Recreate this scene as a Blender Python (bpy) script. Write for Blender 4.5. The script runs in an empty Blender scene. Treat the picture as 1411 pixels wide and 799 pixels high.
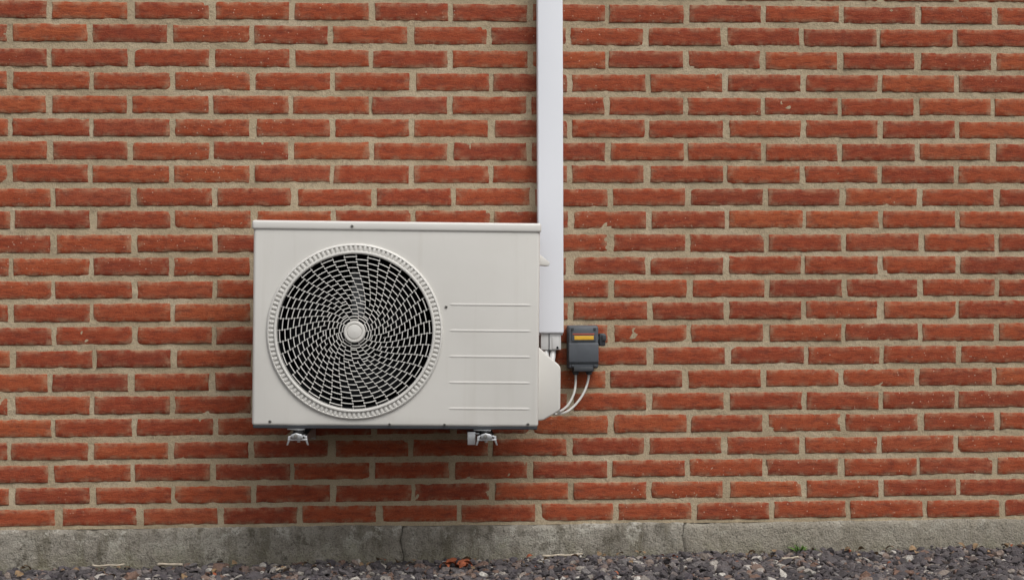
import bpy, bmesh, math, random
import numpy as np
from mathutils import Vector, Matrix, Euler
random.seed(7); rng=np.random.default_rng(11)
S=bpy.context.scene
S.view_settings.view_transform='Standard'; S.view_settings.look='None'; S.view_settings.exposure=0
H=0.81
# ------------------------------------------------------------------ materials
def mat(name):
    m=bpy.data.materials.new(name); m.use_nodes=True
    nt=m.node_tree; b=nt.nodes['Principled BSDF']
    return m,nt,b
def N(nt,t,**k):
    n=nt.nodes.new(t)
    for a,v in k.items():
        if a.startswith('i_'): n.inputs[a[2:].replace('_',' ')].default_value=v
        else: setattr(n,a,v)
    return n
def coord(nt): return N(nt,'ShaderNodeTexCoord').outputs['Object']
def noise(nt,vec,scale,detail=4,rough=.6,dim='3D'):
    n=N(nt,'ShaderNodeTexNoise'); n.inputs['Scale'].default_value=scale; n.inputs['Detail'].default_value=detail
    n.inputs['Roughness'].default_value=rough
    if vec is not None: nt.links.new(vec,n.inputs['Vector'])
    return n.outputs['Fac']
def ramp(nt,fac,stops,interp='LINEAR'):
    r=N(nt,'ShaderNodeValToRGB'); r.color_ramp.interpolation=interp
    while len(r.color_ramp.elements)<len(stops): r.color_ramp.elements.new(.5)
    for e,(p,c) in zip(r.color_ramp.elements,stops):
        e.position=p; e.color=(c if len(c)==4 else (*c,1)) if hasattr(c,'__len__') else (c,c,c,1)
    nt.links.new(fac,r.inputs[0]); return r.outputs[0]
def mix(nt,fac,a,b,mode='MIX'):
    n=N(nt,'ShaderNodeMix'); n.data_type='RGBA'; n.blend_type=mode
    for s,v in ((0,fac),(6,a),(7,b)):
        if hasattr(v,'is_linked'): nt.links.new(v,n.inputs[s])
        else: n.inputs[s].default_value=v if s==0 else (*v,1) if len(v)==3 else v
    return n.outputs[2]
def math_(nt,op,a,b=0):
    n=N(nt,'ShaderNodeMath',operation=op)
    for s,v in ((0,a),(1,b)):
        if hasattr(v,'is_linked'): nt.links.new(v,n.inputs[s])
        else: n.inputs[s].default_value=v
    return n.outputs[0]
def bump(nt,b,h,dist,strength=1.0):
    n=N(nt,'ShaderNodeBump'); n.inputs['Distance'].default_value=dist; n.inputs['Strength'].default_value=strength
    nt.links.new(h,n.inputs['Height']); nt.links.new(n.outputs[0],b.inputs['Normal'])
def simple(name,col,rough=.5,metal=0,var=.08,nscale=8,bs=None):
    m,nt,b=mat(name); c=coord(nt)
    f=noise(nt,c,nscale,3)
    lo=tuple(max(0,x*(1-var)) for x in col); hi=tuple(x*(1+var) for x in col)
    nt.links.new(ramp(nt,f,[(.3,lo),(.7,hi)]),b.inputs['Base Color'])
    nt.links.new(ramp(nt,f,[(.3,min(1,rough+.06)),(.7,max(0,rough-.06))]),b.inputs['Roughness'])
    b.inputs['Metallic'].default_value=metal
    if bs: bump(nt,b,noise(nt,c,bs[0],2),bs[1])
    return m

# brick
M_brick,nt,b=mat('brick_clay'); c=coord(nt)
geo=N(nt,'ShaderNodeNewGeometry'); rnd=geo.outputs['Random Per Island']
base=ramp(nt,rnd,[(0,(.215,.042,.021)),(.12,(.25,.047,.022)),(.35,(.28,.053,.0225)),(.6,(.305,.060,.024)),(.85,(.33,.069,.027)),(.95,(.36,.084,.031)),(1,(.26,.056,.030))])
big=noise(nt,c,1.3,2); base=mix(nt,ramp(nt,big,[(.35,0),(.7,.35)]),base,(.335,.078,.030))
mp=N(nt,'ShaderNodeMapping'); mp.inputs['Scale'].default_value=(1,1,3.2); nt.links.new(c,mp.inputs[0])
st=noise(nt,mp.outputs[0],22,5,.72)
base=mix(nt,ramp(nt,st,[(.36,.65),(.52,0)]),base,(.145,.034,.022))
base=mix(nt,ramp(nt,st,[(.55,0),(.75,.65)]),base,(.42,.13,.06))
fine=noise(nt,c,300,3,.75); base=mix(nt,ramp(nt,fine,[(.3,.55),(.5,0)]),base,(.10,.026,.018))
base=mix(nt,ramp(nt,fine,[(.6,0),(.73,.5)]),base,(.47,.20,.12))
v=N(nt,'ShaderNodeTexVoronoi'); v.inputs['Scale'].default_value=60; nt.links.new(c,v.inputs['Vector'])
vm=math_(nt,'MULTIPLY',ramp(nt,v.outputs['Distance'],[(.08,1),(.15,0)]),ramp(nt,big,[(.5,0),(.56,1)]))
base=mix(nt,math_(nt,'MULTIPLY',vm,.7),base,(.50,.38,.29))
at=N(nt,'ShaderNodeAttribute',attribute_name='edge')
en=math_(nt,'MULTIPLY',at.outputs['Fac'],ramp(nt,noise(nt,c,34,4,.7),[(.42,0),(.62,1)]))
base=mix(nt,math_(nt,'MULTIPLY',en,.7),base,(.38,.265,.165))
nt.links.new(base,b.inputs['Base Color']); b.inputs['Roughness'].default_value=.88
b.inputs['Specular IOR Level'].default_value=.2
hh=math_(nt,'ADD',st,math_(nt,'MULTIPLY',fine,.3)); bump(nt,b,hh,.0042,.9)
# mortar
M_mortar,nt,b=mat('lime_mortar'); c=coord(nt)
n7=noise(nt,c,6,4,.65); n45=noise(nt,c,48,4,.75); n3=noise(nt,c,300,2,.7)
a1=ramp(nt,n7,[(.3,(.33,.26,.165)),(.5,(.425,.34,.225)),(.72,(.50,.415,.295))])
a1=mix(nt,ramp(nt,n3,[(.3,.55),(.5,0)]),a1,(.18,.14,.09))
a1=mix(nt,ramp(nt,n45,[(.54,0),(.70,.65)]),a1,(.23,.175,.115))
nt.links.new(a1,b.inputs['Base Color']); b.inputs['Roughness'].default_value=.95
bump(nt,b,math_(nt,'ADD',n45,math_(nt,'MULTIPLY',n3,.3)),.006,.9)
# concrete
M_conc,nt,b=mat('weathered_concrete'); c=coord(nt)
n4=noise(nt,c,4,5,.7)
a1=ramp(nt,n4,[(.3,(.20,.175,.14)),(.5,(.33,.30,.25)),(.7,(.46,.43,.365))])
mp=N(nt,'ShaderNodeMapping'); mp.inputs['Scale'].default_value=(5,5,1.2); nt.links.new(c,mp.inputs[0])
a1=mix(nt,ramp(nt,noise(nt,mp.outputs[0],4,4,.7),[(.48,0),(.62,.75)]),a1,(.16,.14,.10))
n11=noise(nt,c,13,5,.78)
a1=mix(nt,ramp(nt,n11,[(.54,0),(.62,.85)]),a1,(.58,.55,.485))
a1=mix(nt,ramp(nt,n11,[(.36,.8),(.44,0)]),a1,(.11,.095,.07))
sx=N(nt,'ShaderNodeSeparateXYZ'); nt.links.new(c,sx.inputs[0])
gx=ramp(nt,math_(nt,'MULTIPLY',sx.outputs['X'],.2),[(0,0),(.155,0),(.165,.5),(1,.5)])
a1=mix(nt,gx,a1,(.40,.36,.285))
a1=mix(nt,ramp(nt,math_(nt,'ADD',n11,math_(nt,'MULTIPLY',sx.outputs['Z'],-2.0)),[(.42,0),(.6,.6)]),a1,(.14,.125,.055))
n24=noise(nt,c,200,3,.8)
a1=mix(nt,ramp(nt,n24,[(.34,.75),(.47,0)]),a1,(.07,.062,.05))
nt.links.new(a1,b.inputs['Base Color']); b.inputs['Roughness'].default_value=.93
bump(nt,b,math_(nt,'ADD',noise(nt,c,34,5,.8),math_(nt,'MULTIPLY',n24,.3)),.016,1)
# gravel
M_grav,nt,b=mat('crushed_stone'); c=coord(nt); geo=N(nt,'ShaderNodeNewGeometry'); rnd=geo.outputs['Random Per Island']
a1=ramp(nt,rnd,[(0,(.040,.035,.040)),(.25,(.075,.066,.07)),(.45,(.12,.105,.107)),(.62,(.065,.055,.065)),(.75,(.18,.165,.16)),(.86,(.18,.10,.07)),(.93,(.28,.25,.22)),(1,(.55,.52,.47))])
gn=noise(nt,c,170,3,.7)
a1=mix(nt,ramp(nt,gn,[(.35,.5),(.6,0)]),a1,(.05,.043,.038))
nt.links.new(a1,b.inputs['Base Color']); b.inputs['Roughness'].default_value=.85
bump(nt,b,gn,.003)
M_soil,nt,b=mat('dark_soil'); c=coord(nt)
n20=noise(nt,c,20,5,.75)
a1=ramp(nt,n20,[(.3,(.03,.026,.023)),(.5,(.075,.065,.057)),(.7,(.13,.115,.10))])
nt.links.new(a1,b.inputs['Base Color']); b.inputs['Roughness'].default_value=.95
bump(nt,b,n20,.02)

# painted casing with faint grime
M_white,nt,b=mat('painted_steel'); c=coord(nt)
f5=noise(nt,c,5,3); a1=ramp(nt,f5,[(.3,(.585,.568,.53)),(.7,(.62,.605,.568))])
mp=N(nt,'ShaderNodeMapping'); mp.inputs['Scale'].default_value=(26,8,1.4); nt.links.new(c,mp.inputs[0])
a1=mix(nt,ramp(nt,noise(nt,mp.outputs[0],1,4,.6),[(.55,0),(.8,.22)]),a1,(.44,.41,.355))
f140=noise(nt,c,140,2,.6)
a1=mix(nt,ramp(nt,f140,[(.70,0),(.78,.35)]),a1,(.38,.34,.28))
nt.links.new(a1,b.inputs['Base Color']); nt.links.new(ramp(nt,f5,[(.3,.50),(.7,.38)]),b.inputs['Roughness'])
M_lid=simple('lid_steel',(.64,.625,.59),.4,0,.03,5)
M_grille=simple('grille_plastic',(.61,.595,.56),.45,0,.04,20)
M_duct=simple('white_pvc_trunking',(.78,.80,.845),.4,0,.025,3)
M_dark=simple('dark_interior',(.007,.008,.009),.95,0,.2,20)
M_blade=simple('fan_plastic',(.006,.0065,.0075),.7,0,.15,12)
for m_ in (M_blade,M_dark): m_.node_tree.nodes['Principled BSDF'].inputs['Specular IOR Level'].default_value=.12
M_fin=simple('coil_fins',(.02,.021,.023),.7,.2,.3,90)
M_mot=simple('motor_casing',(.16,.165,.17),.4,.5,.2,30)
M_galv=simple('galvanised_steel',(.55,.56,.57),.38,.85,.15,60)
M_rub=simple('black_rubber',(.025,.025,.025),.7)
M_sw=simple('grey_polycarbonate',(.072,.081,.094),.5,0,.1,30)
M_sw2=simple('dark_grey_plastic',(.035,.04,.047),.5,0,.1,30)
M_yel=simple('yellow_label',(.66,.38,.03),.5,0,.1,60)
M_red=simple('red_label',(.34,.06,.03),.5)
M_cab=simple('grey_cable_pvc',(.47,.465,.44),.45)
M_slv=simple('white_pvc_sleeve',(.56,.56,.55),.4)
M_screw=simple('zinc_screw',(.25,.24,.22),.45,.7)
M_leaf=simple('dry_leaf',(.28,.075,.03),.8,0,.4,60)
M_leaf2=simple('brown_leaf',(.20,.13,.07),.85,0,.4,60)
M_twig=simple('dry_twig',(.42,.36,.28),.85,0,.3,50)
M_weed=simple('green_weed',(.09,.17,.03),.6,0,.3,50)

# ------------------------------------------------------------------ helpers
def link(o,parent=None,m=None):
    S.collection.objects.link(o)
    if parent: o.parent=parent
    if m: o.data.materials.append(m)
    return o
def empty(name,loc=(0,0,0),rot=(0,0,0)):
    e=bpy.data.objects.new(name,None); e.location=loc; e.rotation_euler=rot; e.empty_display_size=.1
    S.collection.objects.link(e); return e
def from_bm(name,bm,m,parent=None,smooth=True,ang=35):
    bm.normal_update()
    me=bpy.data.meshes.new(name); bm.to_mesh(me); bm.free()
    o=bpy.data.objects.new(name,me); link(o,parent,m)
    if smooth:
        for p in me.polygons: p.use_smooth=True
        try: me.set_sharp_from_angle(angle=math.radians(ang))
        except Exception: pass
    return o
def box(name,x0,x1,y0,y1,z0,z1,m,parent=None,bev=.002,seg=3):
    bm=bmesh.new(); bmesh.ops.create_cube(bm,size=1)
    for v in bm.verts: v.co=Vector(((x0+x1)/2+v.co.x*(x1-x0),(y0+y1)/2+v.co.y*(y1-y0),(z0+z1)/2+v.co.z*(z1-z0)))
    if bev: bmesh.ops.bevel(bm,geom=bm.edges[:],offset=bev,segments=seg,profile=.5,affect='EDGES')
    return from_bm(name,bm,m,parent,True,50 if bev else 20)
def prism(name,poly,y0,y1,m,parent=None,bev=.003,axis='y'):
    bm=bmesh.new()
    def P(a,d,bv): return (a,d,bv) if axis=='y' else (d,a,bv)
    f=[bm.verts.new(P(a,y0,bb)) for a,bb in poly]; g=[bm.verts.new(P(a,y1,bb)) for a,bb in poly]
    n=len(poly); bm.faces.new(f); bm.faces.new(g[::-1])
    for i in range(n): bm.faces.new((f[i],g[i],g[(i+1)%n],f[(i+1)%n]))
    bmesh.ops.recalc_face_normals(bm,faces=bm.faces[:])
    if bev: bmesh.ops.bevel(bm,geom=bm.edges[:],offset=bev,segments=3,profile=.5,affect='EDGES')
    return from_bm(name,bm,m,parent,True,50)
def cyl(name,c,r,h,axis,m,parent=None,seg=32,bev=.0,r2=None):
    bm=bmesh.new(); bmesh.ops.create_cone(bm,cap_ends=True,segments=seg,radius1=r,radius2=r if r2 is None else r2,depth=h)
    if bev: 
        es=[e for e in bm.edges if abs(e.verts[0].co.z-e.verts[1].co.z)<1e-6]
        bmesh.ops.bevel(bm,geom=es,offset=bev,segments=3,profile=.5,affect='EDGES')
    R={'z':Matrix.Identity(3),'y':Matrix.Rotation(math.pi/2,3,'X'),'x':Matrix.Rotation(math.pi/2,3,'Y')}[axis]
    for v in bm.verts: v.co=R@v.co+Vector(c)
    return from_bm(name,bm,m,parent,True,40)
def tubes(name,paths,r,m,parent=None,res=3,smooth=False):
    cu=bpy.data.curves.new(name,'CURVE'); cu.dimensions='3D'; cu.bevel_depth=r; cu.bevel_resolution=res
    for p in paths:
        if smooth:
            s=cu.splines.new('NURBS'); s.points.add(len(p)-1)
            for q,co in zip(s.points,p): q.co=(*co,1)
            s.order_u=4; s.use_endpoint_u=True; s.resolution_u=8
        else:
            s=cu.splines.new('POLY'); s.points.add(len(p)-1)
            for q,co in zip(s.points,p): q.co=(*co,1)
    cu.use_fill_caps=True
    o=bpy.data.objects.new(name,cu); link(o,parent,m); return o
def lathe_y(name,prof,c,m,parent=None,seg=128):
    bm=bmesh.new(); rings=[]
    for r,y in prof:
        rings.append([bm.verts.new((c[0]+r*math.cos(2*math.pi*i/seg),c[1]+y,c[2]+r*math.sin(2*math.pi*i/seg))) for i in range(seg)])
    for a,bb in zip(rings,rings[1:]):
        for i in range(seg):
            j=(i+1)%seg; bm.faces.new((a[i],a[j],bb[j],bb[i]))
    bmesh.ops.recalc_face_normals(bm,faces=bm.faces[:])
    return from_bm(name,bm,m,parent,True,40)
def np_mesh(name,V,F,m,parent=None,smooth=True,attr=None):
    me=bpy.data.meshes.new(name); k=F.shape[1]
    me.vertices.add(len(V)); me.vertices.foreach_set('co',V.astype(np.float32).ravel())
    me.loops.add(F.size); me.loops.foreach_set('vertex_index',F.astype(np.int32).ravel())
    me.polygons.add(len(F)); me.polygons.foreach_set('loop_start',np.arange(0,F.size,k,dtype=np.int32))
    try: me.polygons.foreach_set('loop_total',np.full(len(F),k,dtype=np.int32))
    except Exception: pass
    me.polygons.foreach_set('use_smooth',np.full(len(F),smooth,dtype=bool))
    if attr is not None:
        a=me.attributes.new('edge','FLOAT','POINT'); a.data.foreach_set('value',attr.astype(np.float32))
    me.update(calc_edges=True); me.validate()
    o=bpy.data.objects.new(name,me); link(o,parent,m); return o

# ------------------------------------------------------------------ brick wall
WX0,WX1=-7.0,8.0; ZT=3.1
wall=empty('brick_wall')
rows=[.838,.769,.6975,.628,.557,.488,.4185,.3505,.280,.213,.1415,.0725,.0035,-.0645,-.133,-.202,-.2715,-.3405,-.408,-.476,-.5435,-.610,-.6735]
rows=[(z+H,i) for i,z in enumerate(rows)]
z=rows[0][0]; i=-1
while z<ZT-.1:
    z+=.0692; rows.append((z,i)); i-=1
PITCH=.2387
C=[]
for z,i in rows:
    off=-1.1 if i%2==0 else -1.1-PITCH/2
    off+=random.uniform(-.006,.006)+(.024 if i==22 else 0)
    k0=math.floor((WX0-off)/PITCH)+1
    x=off+k0*PITCH
    while x+PITCH<WX1:
        hw=(PITCH-.0155)/2+random.uniform(-.0026,.0018)
        hh_=.0262+random.uniform(-.0012,.0008)-(.0008 if i>=19 else 0)
        C.append((x+PITCH/2+random.uniform(-.0026,.0026),z+random.uniform(-.0015,.0015),hw,hh_,random.uniform(-.008,.008),random.uniform(-.0012,.0008)))
        x+=PITCH
C=np.array(C); nb=len(C)
nx,nz=17,9
V=np.zeros((nb,nx,nz,3)); E=np.zeros((nb,nx,nz))
ix=np.arange(nx); iz=np.arange(nz)
def axisvals(n,half):
    inn=np.linspace(-1,1,n-4)[None,:]*(half[:,None]-.0022)
    return np.concatenate([-half[:,None],-half[:,None],inn,half[:,None],half[:,None]],1)
X=axisvals(nx,C[:,2])[:,:,None]*np.ones((1,1,nz)); Z=axisvals(nz,C[:,3])[:,None,:]*np.ones((1,nx,1))
rx=np.minimum(ix,nx-1-ix)[:,None]; rz=np.minimum(iz,nz-1-iz)[None,:]; rr=np.minimum(rx,rz)*np.ones((nx,nz),int)
Y=np.select([rr==0,rr==1,rr==2],[.03,.0022,.0003],0.)[None]*np.ones((nb,1,1))
def sn(X,Z,amp,f0,f1,n=4):
    out=np.zeros_like(X)
    for _ in range(n):
        fx=rng.uniform(f0,f1,(nb,1,1))*rng.choice([-1,1],(nb,1,1)); fz=rng.uniform(f0,f1,(nb,1,1)); ph=rng.uniform(0,6.28,(nb,1,1))
        out+=amp/n*1.6*np.sin(fx*X+fz*Z+ph)
    return out
dX=sn(X,Z,.0012,30,160)+rng.normal(0,.0004,X.shape); dZ=sn(X,Z,.0013,25,170,5)+rng.normal(0,.0004,X.shape)
front=(rr>=1)[None]
chip=np.zeros_like(X)
for q in np.where(rng.random(nb)<.3)[0]:
    sxn=rng.choice([-1,1]); szn=rng.choice([-1,1]); 
    d=np.sqrt((X[q]-sxn*C[q,2])**2+(Z[q]-szn*C[q,3])**2); rad=rng.uniform(.008,.018)
    chip[q]=np.clip(1-d/rad,0,1)
Y=Y+front*(sn(X,Z,.0008,15,90)+rng.normal(0,.00025,X.shape)+chip*.005)+C[:,5][:,None,None]
a=C[:,4][:,None,None]
V[...,0]=C[:,0][:,None,None]+(X+dX)-a*Z*.5; V[...,2]=C[:,1][:,None,None]+(Z+dZ)+a*X*.5; V[...,1]=Y
E[:]=np.select([rr<=1,rr==2,rr==3],[1.,.8,.12],0.)[None]
idx=np.arange(nb*nx*nz).reshape(nb,nx,nz)
F=np.stack([idx[:,:-1,:-1],idx[:,1:,:-1],idx[:,1:,1:],idx[:,:-1,1:]],-1).reshape(-1,4)
np_mesh('bricks',V.reshape(-1,3),F,M_brick,wall,True,E.ravel())
def sheet(x0,x1,z0,z1,step,yf):
    gx=np.arange(x0,x1+step/2,step); gz=np.arange(z0,z1+step/2,step); A,B=np.meshgrid(gx,gz,indexing='ij')
    Yv=yf(A,B); idx=np.arange(A.size).reshape(A.shape)
    F=np.stack([idx[:-1,:-1],idx[1:,:-1],idx[1:,1:],idx[:-1,1:]],-1).reshape(-1,4)
    return np.stack([A,Yv,B],-1).reshape(-1,3),F
def my(A,B):
    s=.0029+rng.normal(0,.0007,A.shape)
    for f in (7,23,61): 
        p,q=rng.uniform(0,6,2); s+=.0004*np.sin(f*A+p+2*np.sin(f*B*.7+q))
    return s
Vm,Fm=sheet(WX0,WX1,.10,ZT,.0125,my); np_mesh('mortar',Vm,Fm,M_mortar,wall,True)
box('masonry_core',WX0,WX1,.03,.35,.10,ZT,M_mortar,wall,0)
# ------------------------------------------------------------------ foundation
fnd=empty('concrete_foundation')
FT=.101
joints=[-3.0,-.059,.796,3.4]
def fyz(x0,x1,seed,nm):
    r2=np.random.default_rng(seed); step=.008
    prof=[(.20,0,0),(.02,0,.0),(-.001,-.0005,1),(-.005,-.004,1),(-.0075,-.010,1)]+[(-.009,-d,1) for d in np.linspace(.02,.36,30)]
    gx=np.linspace(x0,x1,int((x1-x0)/step)); nxx=len(gx); Vv=np.zeros((nxx,len(prof),3))
    def wob(x,z,a):
        s=0
        for f in (4,13,37,90):
            p,q=r2.uniform(0,6,2); s=s+a/(f**.35)*np.sin(f*x+p+1.5*np.sin(f*z+q))
        return s
    for j,(y,dz,w) in enumerate(prof):
        e=np.minimum(gx-x0,x1-gx); cr=np.clip(1-e/.012,0,1)**2*.008
        tt=np.clip(1-(np.minimum(gx-x0,x1-gx))/.03,0,1)
        Vv[:,j,0]=gx+.004*np.sin(dz*60+1)*tt+.0015*np.sin(dz*190)*tt; Vv[:,j,1]=y+w*(r2.normal(0,.0009,nxx)+.0)+w*cr; Vv[:,j,2]=FT+dz+(r2.normal(0,.0008,nxx) if w else 0)
    A=Vv[:,:,0]; B=Vv[:,:,2]; Vv[:,:,1]+=wob(A,B,.0035)*(np.array([p[2] for p in prof])[None]); 
    t=np.clip(1-np.arange(len(prof))/7,0,1)[None]; Vv[:,:,2]+=wob(A,A*0,.004)*t
    idx=np.arange(nxx*len(prof)).reshape(nxx,-1)
    Fq=np.stack([idx[:-1,:-1],idx[:-1,1:],idx[1:,1:],idx[1:,:-1]],-1).reshape(-1,4)
    np_mesh(nm,Vv.reshape(-1,3),Fq,M_conc,fnd,True)
xs=[WX0]+joints+[WX1]
for k in range(len(xs)-1): fyz(xs[k]+.0009,xs[k+1]-.0009,k+3,'segment_%d'%(k+1))
box('footing_core',WX0,WX1,.006,.35,-.3,FT-.012,M_conc,fnd,0)
# ------------------------------------------------------------------ ground
def gz_(x): return .0122*np.clip(x,-3,4)-.012
gx=np.concatenate([[-60,-30,-12],np.linspace(-5,6,221),[12,30,60]]); gy=np.concatenate([[-60,-25,-9,-4],np.linspace(-2.6,.05,60),[.3]])
A,B=np.meshgrid(gx,gy,indexing='ij'); Zg=gz_(A)+rng.normal(0,.003,A.shape)-.006
idx=np.arange(A.size).reshape(A.shape); Fg=np.stack([idx[:-1,:-1],idx[1:,:-1],idx[1:,1:],idx[:-1,1:]],-1).reshape(-1,4)
np_mesh('ground',np.stack([A,B,Zg],-1).reshape(-1,3),Fg,M_soil)
def ico(s):
    bm=bmesh.new(); bmesh.ops.create_icosphere(bm,subdivisions=s,radius=1); bm.verts.ensure_lookup_table()
    v=np.array([q.co[:] for q in bm.verts]); f=np.array([[w.index for w in p.verts] for p in bm.faces]); bm.free(); return v,f
def stones(n,x0,x1,y0,y1,sub,rmin,rmax,zoff):
    v,f=ico(sub); k=len(v)
    P=np.stack([rng.uniform(x0,x1,n),rng.uniform(y0,y1,n)],1)
    r=rmin+(rmax-rmin)*rng.random(n)**2.2
    sc=np.stack([rng.uniform(.75,1.35,n),rng.uniform(.65,1.1,n),rng.uniform(.45,.85,n)],1)*r[:,None]
    w=np.repeat(v[None],n,0)*(1+rng.normal(0,.14 if sub==2 else .2,(n,k,1)))
    for _ in range(4):
        d=rng.normal(size=(n,3)); d/=np.linalg.norm(d,axis=1)[:,None]; h=rng.uniform(.45,.8,n)
        t=np.einsum('nkj,nj->nk',w,d); ex=np.clip(t-h[:,None],0,None); w-=ex[...,None]*d[:,None,:]
    w*=sc[:,None,:]
    al=rng.normal(0,.35,n); be=rng.normal(0,.35,n); ga=rng.uniform(0,6.28,n)
    ca,sa=np.cos(al)[:,None],np.sin(al)[:,None]; y=w[...,1]*ca-w[...,2]*sa; zz=w[...,1]*sa+w[...,2]*ca; w=np.stack([w[...,0],y,zz],-1)
    ca,sa=np.cos(be)[:,None],np.sin(be)[:,None]; x=w[...,0]*ca+w[...,2]*sa; zz=-w[...,0]*sa+w[...,2]*ca; w=np.stack([x,w[...,1],zz],-1)
    ca,sa=np.cos(ga)[:,None],np.sin(ga)[:,None]; x=w[...,0]*ca-w[...,1]*sa; y=w[...,0]*sa+w[...,1]*ca; w=np.stack([x,y,w[...,2]],-1)
    heap=.006*np.sin(P[:,0]*5+1)*np.sin(P[:,1]*7)+.004*np.sin(P[:,0]*17)
    w[...,0]+=P[:,0][:,None]; w[...,1]+=P[:,1][:,None]; w[...,2]+=(gz_(P[:,0])+heap+zoff+rng.uniform(-.004,.006,n)+r*.3)[:,None]
    return w.reshape(-1,3),(f[None]+(np.arange(n)*k)[:,None,None]).reshape(-1,3)
VV=[];FF=[];o=0
for a in ((14000,-1.7,2.3,-.75,-.016,2,.006,.017,0),(900,-1.7,2.3,-.75,-.03,2,.015,.023,.002),(6000,-1.7,2.3,-.75,-.012,1,.003,.007,.006),(13000,-4.5,5.5,-2.4,-.02,1,.009,.019,-.004)):
    v_,f_=stones(*a); VV.append(v_); FF.append(f_+o); o+=len(v_)
np_mesh('gravel',np.concatenate(VV),np.concatenate(FF),M_grav,None,False)
# ------------------------------------------------------------------ outdoor unit
U=empty('air_conditioner_outdoor_unit',(-.0673,-.42,H-.0953),(0,.0125,0))
W=.395; HH=.2845; D=.30
FC=(-.115,0,-.0195); RO=.218
body=box('casing',-W,W,0,D,-HH+.004,HH-.012,M_white,U,.009,4)
bm=bmesh.new(); bmesh.ops.create_cone(bm,cap_ends=True,segments=160,radius1=RO+.004,radius2=RO+.004,depth=.4)
for v in bm.verts: v.co=Matrix.Rotation(math.pi/2,3,'X')@v.co+Vector((FC[0],-.2+.22,FC[2]))
cut=from_bm('cutter',bm,M_dark,U,False)
md=body.modifiers.new('b','BOOLEAN'); md.object=cut; md.operation='DIFFERENCE'; md.solver='EXACT'
bpy.context.view_layer.update()
dg=bpy.context.evaluated_depsgraph_get(); nm=bpy.data.meshes.new_from_object(body.evaluated_get(dg))
body.modifiers.clear(); body.data=nm; bpy.data.objects.remove(cut)
for p in nm.polygons: p.use_smooth=True
nm.set_sharp_from_angle(angle=math.radians(50))
box('lid',-W-.004,W+.003,-.005,D+.004,HH-.026,HH,M_lid,U,.007,4)
box('lid_shadow_gap',-W+.004,W-.004,.0015,D-.003,HH-.030,HH-.024,M_dark,U,0)
box('base_tray',-W+.003,W-.003,.004,D-.004,-HH-.003,-HH+.008,M_sw2,U,.002)
# interior
lathe_y('fan_shroud',[(RO+.0035,.004),(RO+.001,.03),(RO-.002,.06),(RO-.002,.216),(.0,.216)],FC,M_dark,U,96)
tubes('coil_fins',[[(FC[0]-.2+.008*i,.210,FC[2]-math.sqrt(max(0,.205**2-(-.2+.008*i)**2))),(FC[0]-.2+.008*i,.210,FC[2]+math.sqrt(max(0,.205**2-(-.2+.008*i)**2)))] for i in range(51)],.0012,M_fin,U,1)
box('motor_bracket',FC[0]-.018,FC[0]+.018,.190,.203,FC[2]-.2,FC[2]+.2,M_mot,U,.003)
cyl('fan_motor',(FC[0],.175,FC[2]),.045,.06,'y',M_mot,U,40,.004)
bm=bmesh.new()
for bl in range(3):
    th0=bl*2*math.pi/3+.45; g=[]
    for i in range(15):
        r=.04+(.200-.04)*i/14; row=[]
        span=math.radians(38+40*(i/14)**.8); sweep=.55*(i/14)**1.4
        for j in range(15):
            t=j/14-.5; th=th0+sweep+t*span
            y=.125+ t*.075*(1-.25*i/14)+.010*math.cos(t*math.pi)
            rr_=r*(1-.10*(abs(t)*2)**4*(i/14)); row.append(bm.verts.new((FC[0]+rr_*math.cos(th),y,FC[2]+rr_*math.sin(th))))
        g.append(row)
    for i in range(14):
        for j in range(14): bm.faces.new((g[i][j],g[i+1][j],g[i+1][j+1],g[i][j+1]))
fan=from_bm('fan_blades',bm,M_blade,U,True,80)
sd=fan.modifiers.new('s','SOLIDIFY'); sd.thickness=.003
cyl('fan_hub',(FC[0],.12,FC[2]),.042,.06,'y',M_blade,U,48,.006)
# ring
lathe_y('fan_guard_ring',[(RO+.025,.002),(RO+.0248,-.003),(RO+.0225,-.0065),(RO+.0195,-.0078),(RO+.018,-.0065),(RO+.017,-.0035),(RO+.0045,-.0035),(RO+.004,-.0095),(RO+.002,-.0115),(RO-.0015,-.0115),(RO-.004,-.009),(RO-.004,.03)],FC,M_grille,U,192)
bm=bmesh.new(); nb_=112
for i in range(nb_):
    th=2*math.pi*i/nb_
    Mx=Matrix.Translation(Vector(FC))@Matrix.Rotation(-th,4,'Y')@Matrix.Translation((RO+.011,-.0045,0))
    r_=bmesh.ops.create_cube(bm,size=1,matrix=Mx@Matrix.Diagonal((.0145,.0065,.0078,1)))
bmesh.ops.bevel(bm,geom=bm.edges[:],offset=.0015,segments=2,profile=.5,affect='EDGES')
from_bm('guard_ring_ribs',bm,M_grille,U,True,50)
# grille: staggered concentric bars stepping round a swirl of thin radial ties
def gy_(r): return -.0065-.010*(1-(r/RO)**2)
NR=40; R0=.027; R1=RO-.002
def ang(k,r): return 2*math.pi*k/NR+.62*math.sin((r-R0)/(R1-R0)*math.pi*.5)
def gp(r,th,dy=0): return (FC[0]+r*math.cos(th),gy_(r)+dy,FC[2]+r*math.sin(th))
ribs=[];arcs=[]
def rstart(k): return R0 if k%4==0 else (.046 if k%4==2 else .080)
for k in range(NR):
    rs=rstart(k)
    ribs.append([gp(rs+(R1-rs)*i/24,ang(k,rs+(R1-rs)*i/24),.0015) for i in range(25)])
sp=.0150
def arc(r,a0,a1,n=5): arcs.append([gp(r,a0+(a1-a0)*i/n) for i in range(n+1)])
for k in range(NR):
    r=.086+sp*((k%2)/2.0)
    while r<R1-.003:
        arc(r,ang(k,r)-.010,ang(k+1,r)+.010,4); r+=sp
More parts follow.
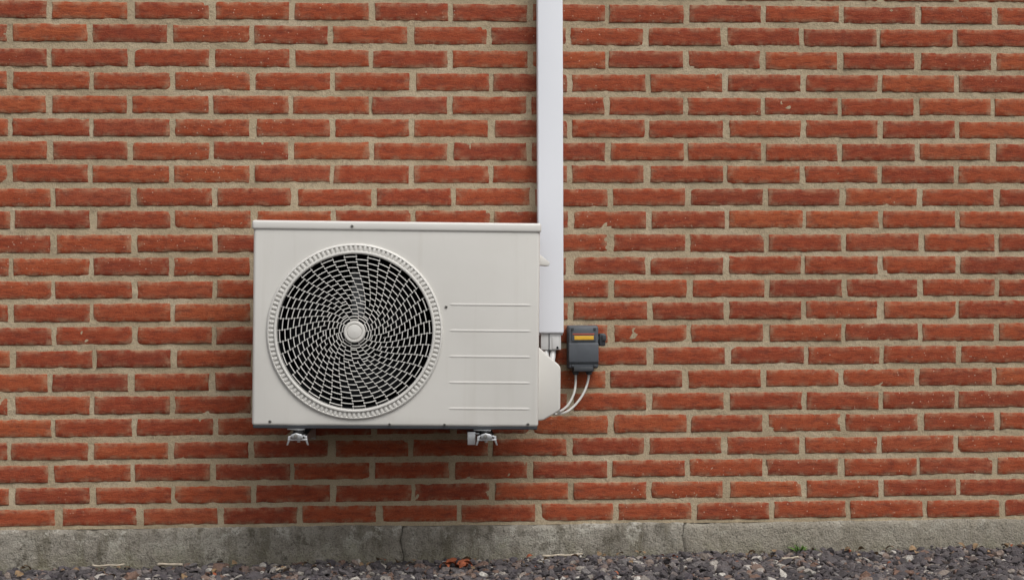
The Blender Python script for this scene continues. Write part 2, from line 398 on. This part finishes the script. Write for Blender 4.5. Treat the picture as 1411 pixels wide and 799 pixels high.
for k in range(0,NR,2):
    r=.050+.0115*(((k//2)%2)/2.0)
    while r<.084:
        arc(r,ang(k,r)-.012,ang(k+2,r)+.012,5); r+=.0115
for k in range(0,NR,4):
    arc(.034+.004*((k//4)%2),ang(k,.036),ang(k+4,.036),6); arc(.042+.003*((k//4)%2),ang(k,.044),ang(k+4,.044),6)
tubes('grille_spiral_ribs',ribs,.0008,M_grille,U,2)
tubes('grille_arcs',arcs,.0014,M_grille,U,2)
lathe_y('grille_hub',[(.030,-.012),(.030,-.022),(.0275,-.0255),(.023,-.0255),(.0215,-.023),(.020,-.023),(.0185,-.026),(.010,-.0275),(0.0001,-.028)],FC,M_grille,U,64)
# pressed ribs
for i,zz in enumerate((.0575,-.0145,-.086,-.158,-.230)):
    x0,x1=.143,.374
    bm=bmesh.new(); n=28; prof=[(0,.0050),(-.0008,.0028),(-.0016,-.0005),(-.0013,-.0020),(0,-.0030)]
    rows_=[]
    for q in range(n+1):
        t=q/n; e=min(t,1-t)*(x1-x0); s=min(1,math.sqrt(max(e,0)/.006))
        rows_.append([bm.verts.new((x0+t*(x1-x0),.0004+y*s,zz+z*(.35+.65*s))) for y,z in prof])
    for a_,b_ in zip(rows_,rows_[1:]):
        for j in range(4): bm.faces.new((a_[j],b_[j],b_[j+1],a_[j+1]))
    bmesh.ops.recalc_face_normals(bm,faces=bm.faces[:])
    from_bm('pressed_rib_%d'%(i+1),bm,M_white,U,True,60)
def screw(x,z,y=0): 
    cyl('screw',(x,y-.0012,z),.0042,.003,'y',M_screw,U,16,.001); cyl('screw_recess',(x,y-.0029,z),.0018,.0012,'y',M_dark,U,6)
for x,z in ((-.125,.2705),(-.345,-.268),(.135,-.2745),(-.017,-.2745),(.136,.051)): screw(x,z,-.005 if z>.26 else 0)
screw(.366,-.272)
for z0 in (.20,-.19): box('side_handle',-W-.004,-W+.01,.07,.16,z0-.03,z0+.03,M_white,U,.003)
for k in range(7): box('side_vent_%d'%k,-W-.003,-W+.01,.05,.25,.12-.05*k,.125-.05*k,M_white,U,.001)
prism('side_hook',[(W-.01,.194),(W+.004,.198),(W+.030,.176),(W+.027,.167),(W-.01,.170)],.03,.12,M_white,U,.0015)
prism('valve_cover',[(W-.02,-.057),(W+.004,-.060),(W+.030,-.083),(W+.064,-.112),(W+.068,-.120),(W+.068,-.236),(W+.062,-.243),(W+.02,-.268),(W-.02,-.272)],.085,.27,M_white,U,.005)
prism('valve_cover_flange',[(W-.02,-.048),(W+.0035,-.048),(W+.0035,-.279),(W-.02,-.279)],.07,.285,M_white,U,.001)
for x in (-.2745,.24):
    box('foot',x-.024,x+.024,.012,.055,-HH-.0075,-HH-.003,M_galv,U,.001)
    box('foot_rear',x-.024,x+.024,.24,.285,-HH-.0075,-HH-.003,M_galv,U,.001)
# ------------------------------------------------------------------ brackets
def bracket(x,zt):
    B=empty('wall_bracket',(x,0,zt)); t=.0025; w=.021
    for sgn in (-1,1):
        prism('arm_side',[(-.435,-.012),(-.435,-.026),(-.06,-.05),(-.004,-.06),(-.004,-.012)],sgn*w-t/2,sgn*w+t/2,M_galv,B,.0006,axis='x')
    box('arm_top',-w-t/2,w+t/2,-.435,-.004,-.0145,-.012,M_galv,B,.0006)
    box('wall_upright',-.02,.02,-.006,-.0035,-.06,.34,M_galv,B,.0008)
    for sgn in (-1,1): box('upright_flange',sgn*.0205-.0012,sgn*.0205+.0012,-.028,-.0035,-.06,.34,M_galv,B,.0006)
    cyl('damper',(0,-.385,-.0065),.016,.010,'z',M_rub,B,24,.002)
    cyl('washer',(0,-.385,-.0005),.0125,.0016,'z',M_galv,B,24)
    cyl('bolt',(0,-.395,-.017),.0045,.034,'z',M_galv,B,16)
    cyl('nut',(0,-.395,-.0185),.0085,.007,'z',M_galv,B,6,.0006)
    prism('end_leg_left',[(-.026,-.013),(-.018,-.013),(-.0205,-.024),(-.026,-.038),(-.0305,-.038),(-.0265,-.024)],-.4385,-.434,M_galv,B,.0006)
    prism('end_leg_right',[(.018,-.013),(.026,-.013),(.0265,-.024),(.0305,-.038),(.026,-.038),(.0205,-.024)],-.4385,-.434,M_galv,B,.0006)
    box('end_bar',-.027,.027,-.4395,-.434,-.0255,-.0215,M_galv,B,.0008)
    prism('clamp_jaw',[(-.017,-.008),(-.004,-.004),(.012,-.008),(.016,-.018),(.004,-.0205),(-.016,-.018)],-.450,-.440,M_galv,B,.001)
    cyl('clamp_bolt',(-.004,-.453,-.012),.0058,.006,'y',M_screw,B,6,.0006)
    return B
bracket(-.339,H-.0953-HH+.0005-.006)
B2=bracket(.180,H-.0953-HH-.0040-.006)
box('slotted_side_plate',-.052,-.030,-.40,-.396,-.040,-.004,M_galv,B2,.001)
box('side_plate_tab',-.052,-.0195,-.40,-.30,-.010,-.0075,M_galv,B2,.0006)
# ------------------------------------------------------------------ duct
Dk=empty('pipe_trunking',(.388,0,0))
box('back_channel',-.0365,.0365,-.045,-.0025,H-.136,ZT-.05,M_duct,Dk,.002)
box('cover',-.0385,.0385,-.062,-.038,H-.130,ZT-.05,M_duct,Dk,.005,4)
box('cover_lip',-.0392,-.0372,-.045,-.036,H-.130,ZT-.05,M_duct,Dk,.0006)
box('cover_lip',.0372,.0392,-.045,-.036,H-.130,ZT-.05,M_duct,Dk,.0006)
box('lower_sleeve',-.030,.031,-.052,-.003,H-.180,H-.13,M_slv,Dk,.002)
box('sleeve_slot',-.006,-.0035,-.054,-.05,H-.186,H-.132,M_sw2,Dk,0)
box('sleeve_flap',.004,.026,-.0545,-.05,H-.178,H-.142,M_slv,Dk,.001)
cyl('sleeve_screw',(.020,-.0555,H-.185+.012),.0035,.003,'y',M_dark,Dk,12)
tubes('insulated_pipes',[[(-.012,-.03,H-.16),(-.012,-.035,H-.20),(-.02,-.08,H-.235),(-.03,-.2,H-.25)],[(.010,-.03,H-.16),(.008,-.035,H-.205),(-.004,-.08,H-.25),(-.02,-.2,H-.28)]],.009,M_slv,Dk,4,True)
# ------------------------------------------------------------------ isolator switch
Sw=empty('isolator_switch',(.4855,0,H-.171))
w=.0455
box('back_box',-w,w,-.038,-.002,-.066,.064,M_sw,Sw,.004)
box('front_cover',-w+.001,w-.001,-.068,-.0395,-.063,.062,M_sw,Sw,.005,4)
box('cover_band',-w+.0005,w-.0005,-.0705,-.05,-.0465,.012,M_sw,Sw,.003)
box('raised_top_panel',-.037,.037,-.0715,-.06,.016,.057,M_sw,Sw,.003)
box('label_yellow',-.028,.030,-.0728,-.070,.0215,.0335,M_yel,Sw,.0006)
box('label_red',-.033,.032,-.0725,-.070,.0365,.0405,M_red,Sw,.0006)
box('seam',-w+.002,w-.002,-.0698,-.066,-.0500,-.0482,M_dark,Sw,0)
for x in (-.033,.033):
    for z in (-.056,.054): cyl('cover_screw',(x,-.0695 if z<0 else -.0725,z),.0042,.004,'y',M_sw2,Sw,16,.001)
box('bottom_tab',-.030,.030,-.069,-.045,-.0735,-.060,M_sw2,Sw,.002)
cyl('knob_shaft',(w+.004,-.045,.022),.010,.012,'x',M_sw2,Sw,20,.001)
box('knob_grip',w+.002,w+.021,-.060,-.032,.002,.040,M_sw2,Sw,.004)
box('knob_lever',w+.010,w+.023,-.066,-.055,.018,.036,M_sw2,Sw,.002)
for x in (-.021,.019):
    cyl('gland_nut',(x,-.036,-.0715),.0115,.011,'z',M_sw2,Sw,8,.001); cyl('gland_cap',(x,-.036,-.080),.009,.009,'z',M_sw2,Sw,20,.002)
tubes('cables',[[(-.021,-.036,-.078),(-.021,-.036,-.100),(-.023,-.05,-.125),(-.035,-.09,-.150),(-.060,-.15,-.178),(-.085,-.2,-.183)],
 [(.019,-.036,-.078),(.018,-.036,-.100),(.008,-.048,-.128),(-.012,-.085,-.155),(-.045,-.14,-.182),(-.07,-.17,-.192),(-.10,-.2,-.19)]],.0037,M_cab,Sw,4,True)
# ------------------------------------------------------------------ debris
def leafmesh(name,items,m):
    bm=bmesh.new()
    for (x,y,s) in items:
        z=float(gz_(x))+.018+random.uniform(0,.008); Rm=Euler((random.uniform(-.7,.7),random.uniform(-.7,.7),random.uniform(0,6.28))).to_matrix()
        n=7; L=[];Rr=[];Mi=[]
        for i in range(n):
            t=i/(n-1); wd=math.sin(math.pi*min(1,t*.96+.02))**.8*s*.38*random.uniform(.75,1.15); cz=-.9*s*(t-.5)**2
            for lst,k in ((L,-1),(Mi,0),(Rr,1)): lst.append(bm.verts.new(Rm@Vector(((t-.5)*s,k*wd,cz+abs(k)*s*.10))+Vector((x,y,z))))
        for i in range(n-1):
            bm.faces.new((L[i],Mi[i],Mi[i+1],L[i+1])); bm.faces.new((Mi[i],Rr[i],Rr[i+1],Mi[i+1]))
    return from_bm(name,bm,m,None,True,80)
leafmesh('fallen_leaves',[(.105+random.gauss(0,.03),-.13+random.gauss(0,.035),random.uniform(.018,.038)) for _ in range(20)]+[(random.uniform(-1.2,1.8),random.uniform(-.4,-.04),random.uniform(.010,.022)) for _ in range(24)],M_leaf)
leafmesh('fallen_leaves',[(random.uniform(-1.3,1.9),-.02-abs(random.gauss(0,.12)),random.uniform(.012,.03)) for _ in range(90)],M_leaf2)
def twig(x,y,l,a,r):
    z=float(gz_(x))+.022; p=[(x+math.cos(a)*l*t+random.uniform(-1,1)*.003,y+math.sin(a)*l*t,z+random.uniform(-.002,.004)) for t in np.linspace(0,1,6)]
    return tubes('twig',[p],r,M_twig,None,2,True)
twig(.36,-.06,.12,.1,.0035); twig(-.78,-.05,.075,-.25,.004); twig(-.97,-.05,.09,.2,.0028); twig(1.05,-.22,.06,.5,.003); twig(-.42,-.2,.05,1.0,.003)
def weed(x,y,n,s):
    bm=bmesh.new(); z=float(gz_(x))+.004
    for _ in range(n):
        a=random.uniform(0,6.28); l=s*random.uniform(.5,1); wd=l*.13; lean=random.uniform(.3,1.1); prev=None
        for i in range(5):
            t=i/4; d=l*t*lean; hgt=l*t*(1-.45*t*lean); ww=wd*(1-t)**.6+.0002
            cx,cy=x+math.cos(a)*d,y+math.sin(a)*d; px,py=-math.sin(a)*ww,math.cos(a)*ww
            cur=(bm.verts.new((cx-px,cy-py,z+hgt)),bm.verts.new((cx+px,cy+py,z+hgt)))
            if prev: bm.faces.new((prev[0],prev[1],cur[1],cur[0]))
            prev=cur
    return from_bm('weed',bm,M_weed,None,True,80)
weed(1.145,-.035,34,.042); weed(1.19,-.045,20,.030); weed(-.55,-.03,10,.018); weed(.62,-.03,10,.016)
# ------------------------------------------------------------------ light
w_=bpy.data.worlds.new("World"); S.world=w_; w_.use_nodes=True; nt=w_.node_tree; bg=nt.nodes['Background']
sky=nt.nodes.new('ShaderNodeTexSky'); sky.sky_type='NISHITA'; sky.sun_disc=False
EL,AZ=math.radians(55),math.radians(150)
sky.sun_elevation=EL; sky.sun_rotation=AZ; sky.air_density=1.0; sky.dust_density=4; sky.ozone_density=1
hs=nt.nodes.new('ShaderNodeHueSaturation'); hs.inputs['Saturation'].default_value=.15
nt.links.new(sky.outputs[0],hs.inputs['Color']); nt.links.new(hs.outputs[0],bg.inputs[0]); bg.inputs[1].default_value=.145
sl=bpy.data.lights.new('sun','SUN'); sl.energy=1.5; sl.angle=math.radians(35); sl.color=(1,.97,.93)
so=bpy.data.objects.new('sun',sl); S.collection.objects.link(so)
d=Vector((math.sin(AZ)*math.cos(EL),math.cos(AZ)*math.cos(EL),math.sin(EL))); so.rotation_euler=d.to_track_quat('Z','Y').to_euler(); so.location=d*10
# ------------------------------------------------------------------ camera
cd=bpy.data.cameras.new('camera'); co=bpy.data.objects.new('camera',cd); S.collection.objects.link(co); S.camera=co
cd.lens=2280/1411*36; cd.sensor_width=36; cd.clip_end=500; cd.clip_start=.05
co.matrix_world=Matrix.Translation((0,-5,H))@Matrix.Rotation(-math.atan(.055),4,'Z')@Matrix.Rotation(math.pi/2,4,'X')@Matrix.Rotation(math.radians(-.16),4,'Z')
